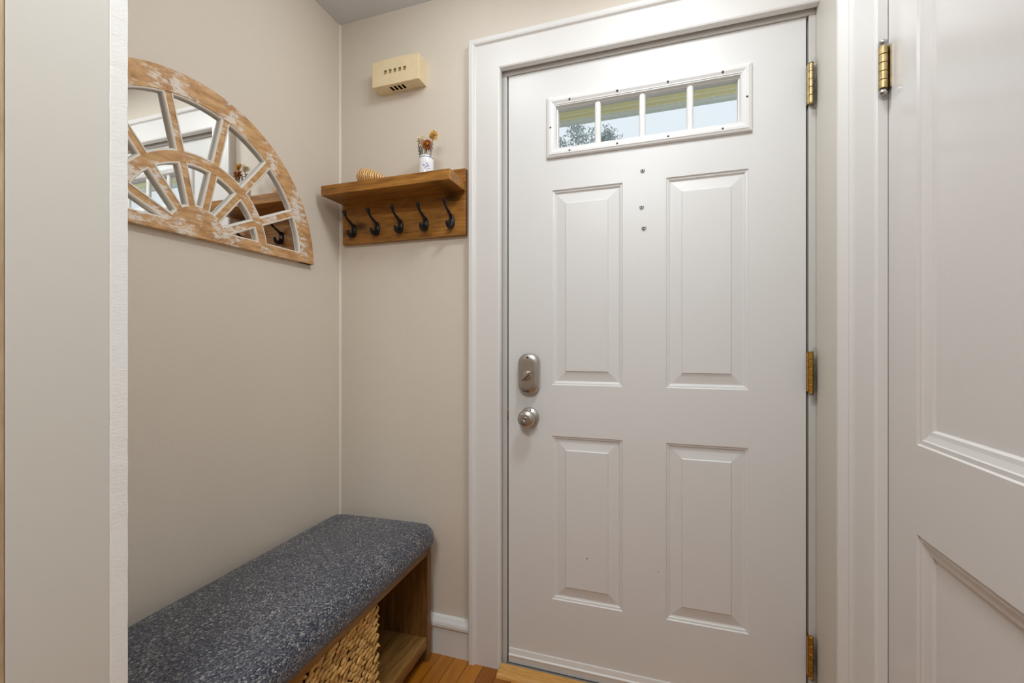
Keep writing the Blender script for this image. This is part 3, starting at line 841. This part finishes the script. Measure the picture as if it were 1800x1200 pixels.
# ------------------------------------------------------------------ storage bench
BX0, BX1, BY0, BY1 = .0265, .430, -1.005, -.060
bn = thing('storage_bench', (BX0, BY1, 0), 'low wooden storage bench with a navy tweed cushion along the beige wall', 'bench')
bm = bmesh.new()
cw, cl, chh = .434, BY1-BY0+.020, .083
cc = ((BX0+BX1)/2+.010, (BY0+BY1)/2, .403+chh/2)
rbox(bm, cc, (cw, cl, chh), .036, (12, 24, 3))
for v in bm.verts:
    tx = (v.co.x-cc[0])/(cw/2); ty = (v.co.y-cc[1])/(cl/2)
    # rounded plan corners
    ax, ay = max(0, abs(v.co.x-cc[0])-(cw/2-.05)), max(0, abs(v.co.y-cc[1])-(cl/2-.05))
    if ax > 0 and ay > 0:
        l = math.hypot(ax, ay); 
        f = max(ax, ay)/l if l > 0 else 1
        v.co.x = cc[0]+math.copysign(cw/2-.05+ax*f, v.co.x-cc[0]); v.co.y = cc[1]+math.copysign(cl/2-.05+ay*f, v.co.y-cc[1])
    if v.co.z > cc[2]-.01:
        v.co.z += .010*(1-tx*tx)*(1-ty**6) + .0015*mnoise.noise(Vector((v.co.x*6, v.co.y*6, 0)))
obj('cushion', bm, 'fabric', bn, smooth=True)
obj('seat_board', boxes((BX0, BX1-.001, BY0+.031, BY1-.031, .380, .4025)), 'bench', bn, bev=.001)
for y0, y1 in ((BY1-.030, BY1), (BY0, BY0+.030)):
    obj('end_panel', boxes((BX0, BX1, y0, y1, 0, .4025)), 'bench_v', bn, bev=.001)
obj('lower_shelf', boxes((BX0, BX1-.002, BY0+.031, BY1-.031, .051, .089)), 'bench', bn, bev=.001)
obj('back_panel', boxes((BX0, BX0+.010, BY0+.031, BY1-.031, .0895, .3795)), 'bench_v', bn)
BROT = math.radians(-2.9)
bn.rotation_euler.z = -BROT

# woven basket in the bench
KX0, KX1, KY0, KY1, KZ0, KZ1 = .075, .417, -.685, -.369, .0895, .377
bk = thing('wicker_basket', ((KX0+KX1)/2, (KY0+KY1)/2, KZ0), 'woven water hyacinth basket inside the bench under the cushion', 'basket')
bm = bmesh.new(); rnd = random.Random(5)
def weave(bm, p0, p1, nrm, z0, z1, row=.0135, seg=.026):
    p0, p1, nrm = Vector(p0), Vector(p1), Vector(nrm)
    d = (p1-p0); L = d.length; d.normalize(); up = Vector((0, 0, 1))
    nr = int((z1-z0)/row)
    for r in range(nr):
        z = z0+(r+.5)*(z1-z0)/nr; m = int(L/seg)
        for k in range(m):
            s = (k+.5+.5*(r % 2))*L/m+rnd.uniform(-.002, .002)
            if s > L-.004: continue
            # a diamond of upright loops mid-face, braided rows elsewhere
            u_, v_ = abs(s/L-.36), abs((z-z0)/(z1-z0)-.42)
            ang = rnd.uniform(-.05, .36) if (u_*1.0+v_) > .30 else (rnd.choice((1.15, -.9))+rnd.uniform(-.25, .25))
            ax = d*math.cos(ang)+up*math.sin(ang); sd = nrm.cross(ax)
            rot = Matrix((ax, sd, nrm)).transposed()
            ln = .0185*rnd.uniform(.9, 1.2)
            c = p0+d*s+up*(z)+nrm*rnd.uniform(-.0015, .002)
            rot = rot @ Matrix.Rotation(rnd.uniform(-.25, .25), 3, 'X') @ Matrix.Rotation(.16, 3, 'Y')
            ellipsoid(bm, c, (ln, .0066, .0048), rot, 8, 6)
e = .006
weave(bm, (KX1-e, KY0+e, 0), (KX1-e, KY1-e, 0), (1, 0, 0), KZ0+.002, KZ1+.001)
weave(bm, (KX1-e, KY1-e, 0), (KX0+e, KY1-e, 0), (0, 1, 0), KZ0+.004, KZ1-.004)
weave(bm, (KX0+e, KY0+e, 0), (KX1-e, KY0+e, 0), (0, -1, 0), KZ0+.004, KZ1-.004)
obj('woven_side', bm, 'wicker', bk, smooth=True)
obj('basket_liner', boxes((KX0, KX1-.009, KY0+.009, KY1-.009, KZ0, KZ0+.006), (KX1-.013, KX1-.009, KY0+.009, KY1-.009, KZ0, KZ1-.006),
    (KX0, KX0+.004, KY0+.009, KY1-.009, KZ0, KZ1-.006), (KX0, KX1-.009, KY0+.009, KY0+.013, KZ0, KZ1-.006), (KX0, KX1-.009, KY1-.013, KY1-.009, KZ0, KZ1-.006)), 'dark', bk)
# follow the bench's slight turn away from the wall
piv = Vector((BX0, BY1, 0)); Rm = Matrix.Rotation(-BROT, 3, 'Z')
bk.location = piv + Rm @ (Vector(bk.location)-piv); bk.rotation_euler.z = -BROT

# ------------------------------------------------------------------ outside the door
st('porch_beam', boxes((-3, 4.5, 1.30, 1.33, 2.5305, 2.80)), 'porch', 'olive painted porch beam seen through the door panes', 'porch beam')
bm = boxes((-3, 4.5, 1.294, 1.2995, 2.531, 2.5355), (-3, 4.5, 1.292, 1.2995, 2.556, 2.561), (-3, 4.5, 1.294, 1.2995, 2.612, 2.620))
st('porch_moulding', bm, 'porch_line', 'thin cream moulding lines on the porch beam outside', 'moulding')
st('porch_fascia', boxes((-3, 4.5, 1.298, 1.335, 2.512, 2.530)), 'fascia', 'pale grey lower edge of the porch beam outside', 'fascia')
st('porch_ceiling', boxes((-3, 4.5, .14, 1.30, 2.80, 2.84)), 'porch_line', 'porch ceiling outside above the door', 'porch ceiling')
st('porch_bounce_slab', boxes((-3, 4.5, .14, 2.6, -.30, -.1)), 'fascia', 'unseen pale slab outside the front door, added to bounce light', 'bounce slab')  # unseen slab, added pale to bounce skylight up onto the beam
st('ground', boxes((-30, 30, 2.6, 40, -.30, -.12)), 'lawn', 'unseen lawn outside the front door, put in for bounce light', 'lawn')  # unseen ground plane, put in for the light it returns
tr = thing('tree', (-1.85, 14, -.12), 'leafy tree in haze-paled colour outside behind the leftmost door panes', 'tree')
bm = bmesh.new(); tube(bm, spline([(-1.85, 14, -.12), (-1.8, 14.05, 2.5), (-1.9, 13.95, 5), (-1.8, 14, 7.4)], 6), [.24-.008*k for k in range(19)], 12)
obj('trunk', bm, 'bark', tr, smooth=True)
rnd = random.Random(3)
for k in range(9):
    a = k*2.4; z = 4.6+.3*k; L = 1.9-.08*k
    bm = bmesh.new(); p = Vector((-1.85, 14, z)); q = p+Vector((math.cos(a)*L, math.sin(a)*L, 1.1))
    tube(bm, spline([p, (p+q)/2+Vector((0, 0, -.12)), q], 5), [.07-.005*j for j in range(11)], 8)
    obj('branch', bm, 'bark', tr, smooth=True)
bm = bmesh.new()
lumps = []
for k in range(46):
    while True:
        p = Vector((rnd.uniform(-1, 1), rnd.uniform(-1, 1), rnd.uniform(-1, 1)))
        if .35 < p.length < 1: break
    lumps.append((Vector((-1.85+p.x*1.7, 14+p.y*1.6, 7.35+p.z*1.5)), rnd.uniform(.28, .6)))
for c, r in lumps:
    for j in range(int(130*r/.45)):
        d = Vector((rnd.gauss(0, 1), rnd.gauss(0, 1), rnd.gauss(0, 1))).normalized()*r*rnd.uniform(.2, 1)
        p = c+d; a = Vector((rnd.gauss(0, 1), rnd.gauss(0, 1), rnd.gauss(0, 1))).normalized(); b = a.orthogonal().normalized()
        l, w = rnd.uniform(.05, .085), rnd.uniform(.022, .036); nn = a.cross(b)*.008
        q = [bm.verts.new(x) for x in (p-a*l, p+b*w+nn, p+a*l, p-b*w+nn)]
        bm.faces.new(q)
obj('foliage', bm, 'foliage', tr)

# ------------------------------------------------------------------ light
def area(name, loc, rot, size, power, color=(1, 1, 1), shape='DISK', sy=None):
    l = bpy.data.lights.new(name, 'AREA'); l.energy = power; l.color = color; l.shape = shape; l.size = size
    if sy: l.size_y = sy
    o = bpy.data.objects.new(name, l); COL.objects.link(o); o.location = loc; o.rotation_euler = rot
    return o
pl = bpy.data.lights.new('entry_ceiling_lamp', 'POINT'); pl.energy = 2.8; pl.color = (.945, .98, 1.0); pl.shadow_soft_size = .085
po = bpy.data.objects.new('entry_ceiling_lamp', pl); COL.objects.link(po); po.location = (.60, -.45, 2.30)
area('hall_fill_light', (1.22, -.62, 2.39), (0, 0, 0), .26, 9.6, (.945, .98, 1.0))  # added fill that lifts the left wall, not a known fixture
area('room_fill_light', (.95, -1.98, 2.385), (0, 0, 0), .55, 25, (.94, .98, 1.0))  # unseen fill added behind the camera to brighten the lower surfaces

w = bpy.data.worlds.new('overcast_sky'); S.world = w; w.use_nodes = True
nt = w.node_tree; bg = nt.nodes['Background']
tc = N(nt, 'ShaderNodeTexCoord'); sp = N(nt, 'ShaderNodeSeparateXYZ'); nt.links.new(tc.outputs['Generated'], sp.inputs[0])
nt.links.new(ramp(nt, sp.outputs['Z'], [(.0, (.86, .90, .95)), (.5, (.88, .93, 1.0)), (1., (.80, .90, 1.0))]), bg.inputs['Color'])
bg.inputs['Strength'].default_value = 1.0

# ------------------------------------------------------------------ camera
cam = bpy.data.cameras.new('camera'); cam.sensor_width = 36; cam.lens = 16.0
cam.shift_y = 10/1800; cam.clip_start = .02
co = bpy.data.objects.new('camera', cam); COL.objects.link(co)
co.location = (CAMX, CAMY, CAMZ); co.rotation_euler = (PI/2, 0, math.atan(270/800))
S.camera = co
S.view_settings.view_transform = 'Standard'; S.view_settings.look = 'None'
S.view_settings.exposure = .07; S.view_settings.gamma = 1; S.view_settings.use_curve_mapping = False
S.cycles.max_bounces = 12; S.cycles.diffuse_bounces = 6; S.cycles.glossy_bounces = 6; S.cycles.transparent_max_bounces = 12
S.cycles.caustics_reflective = False
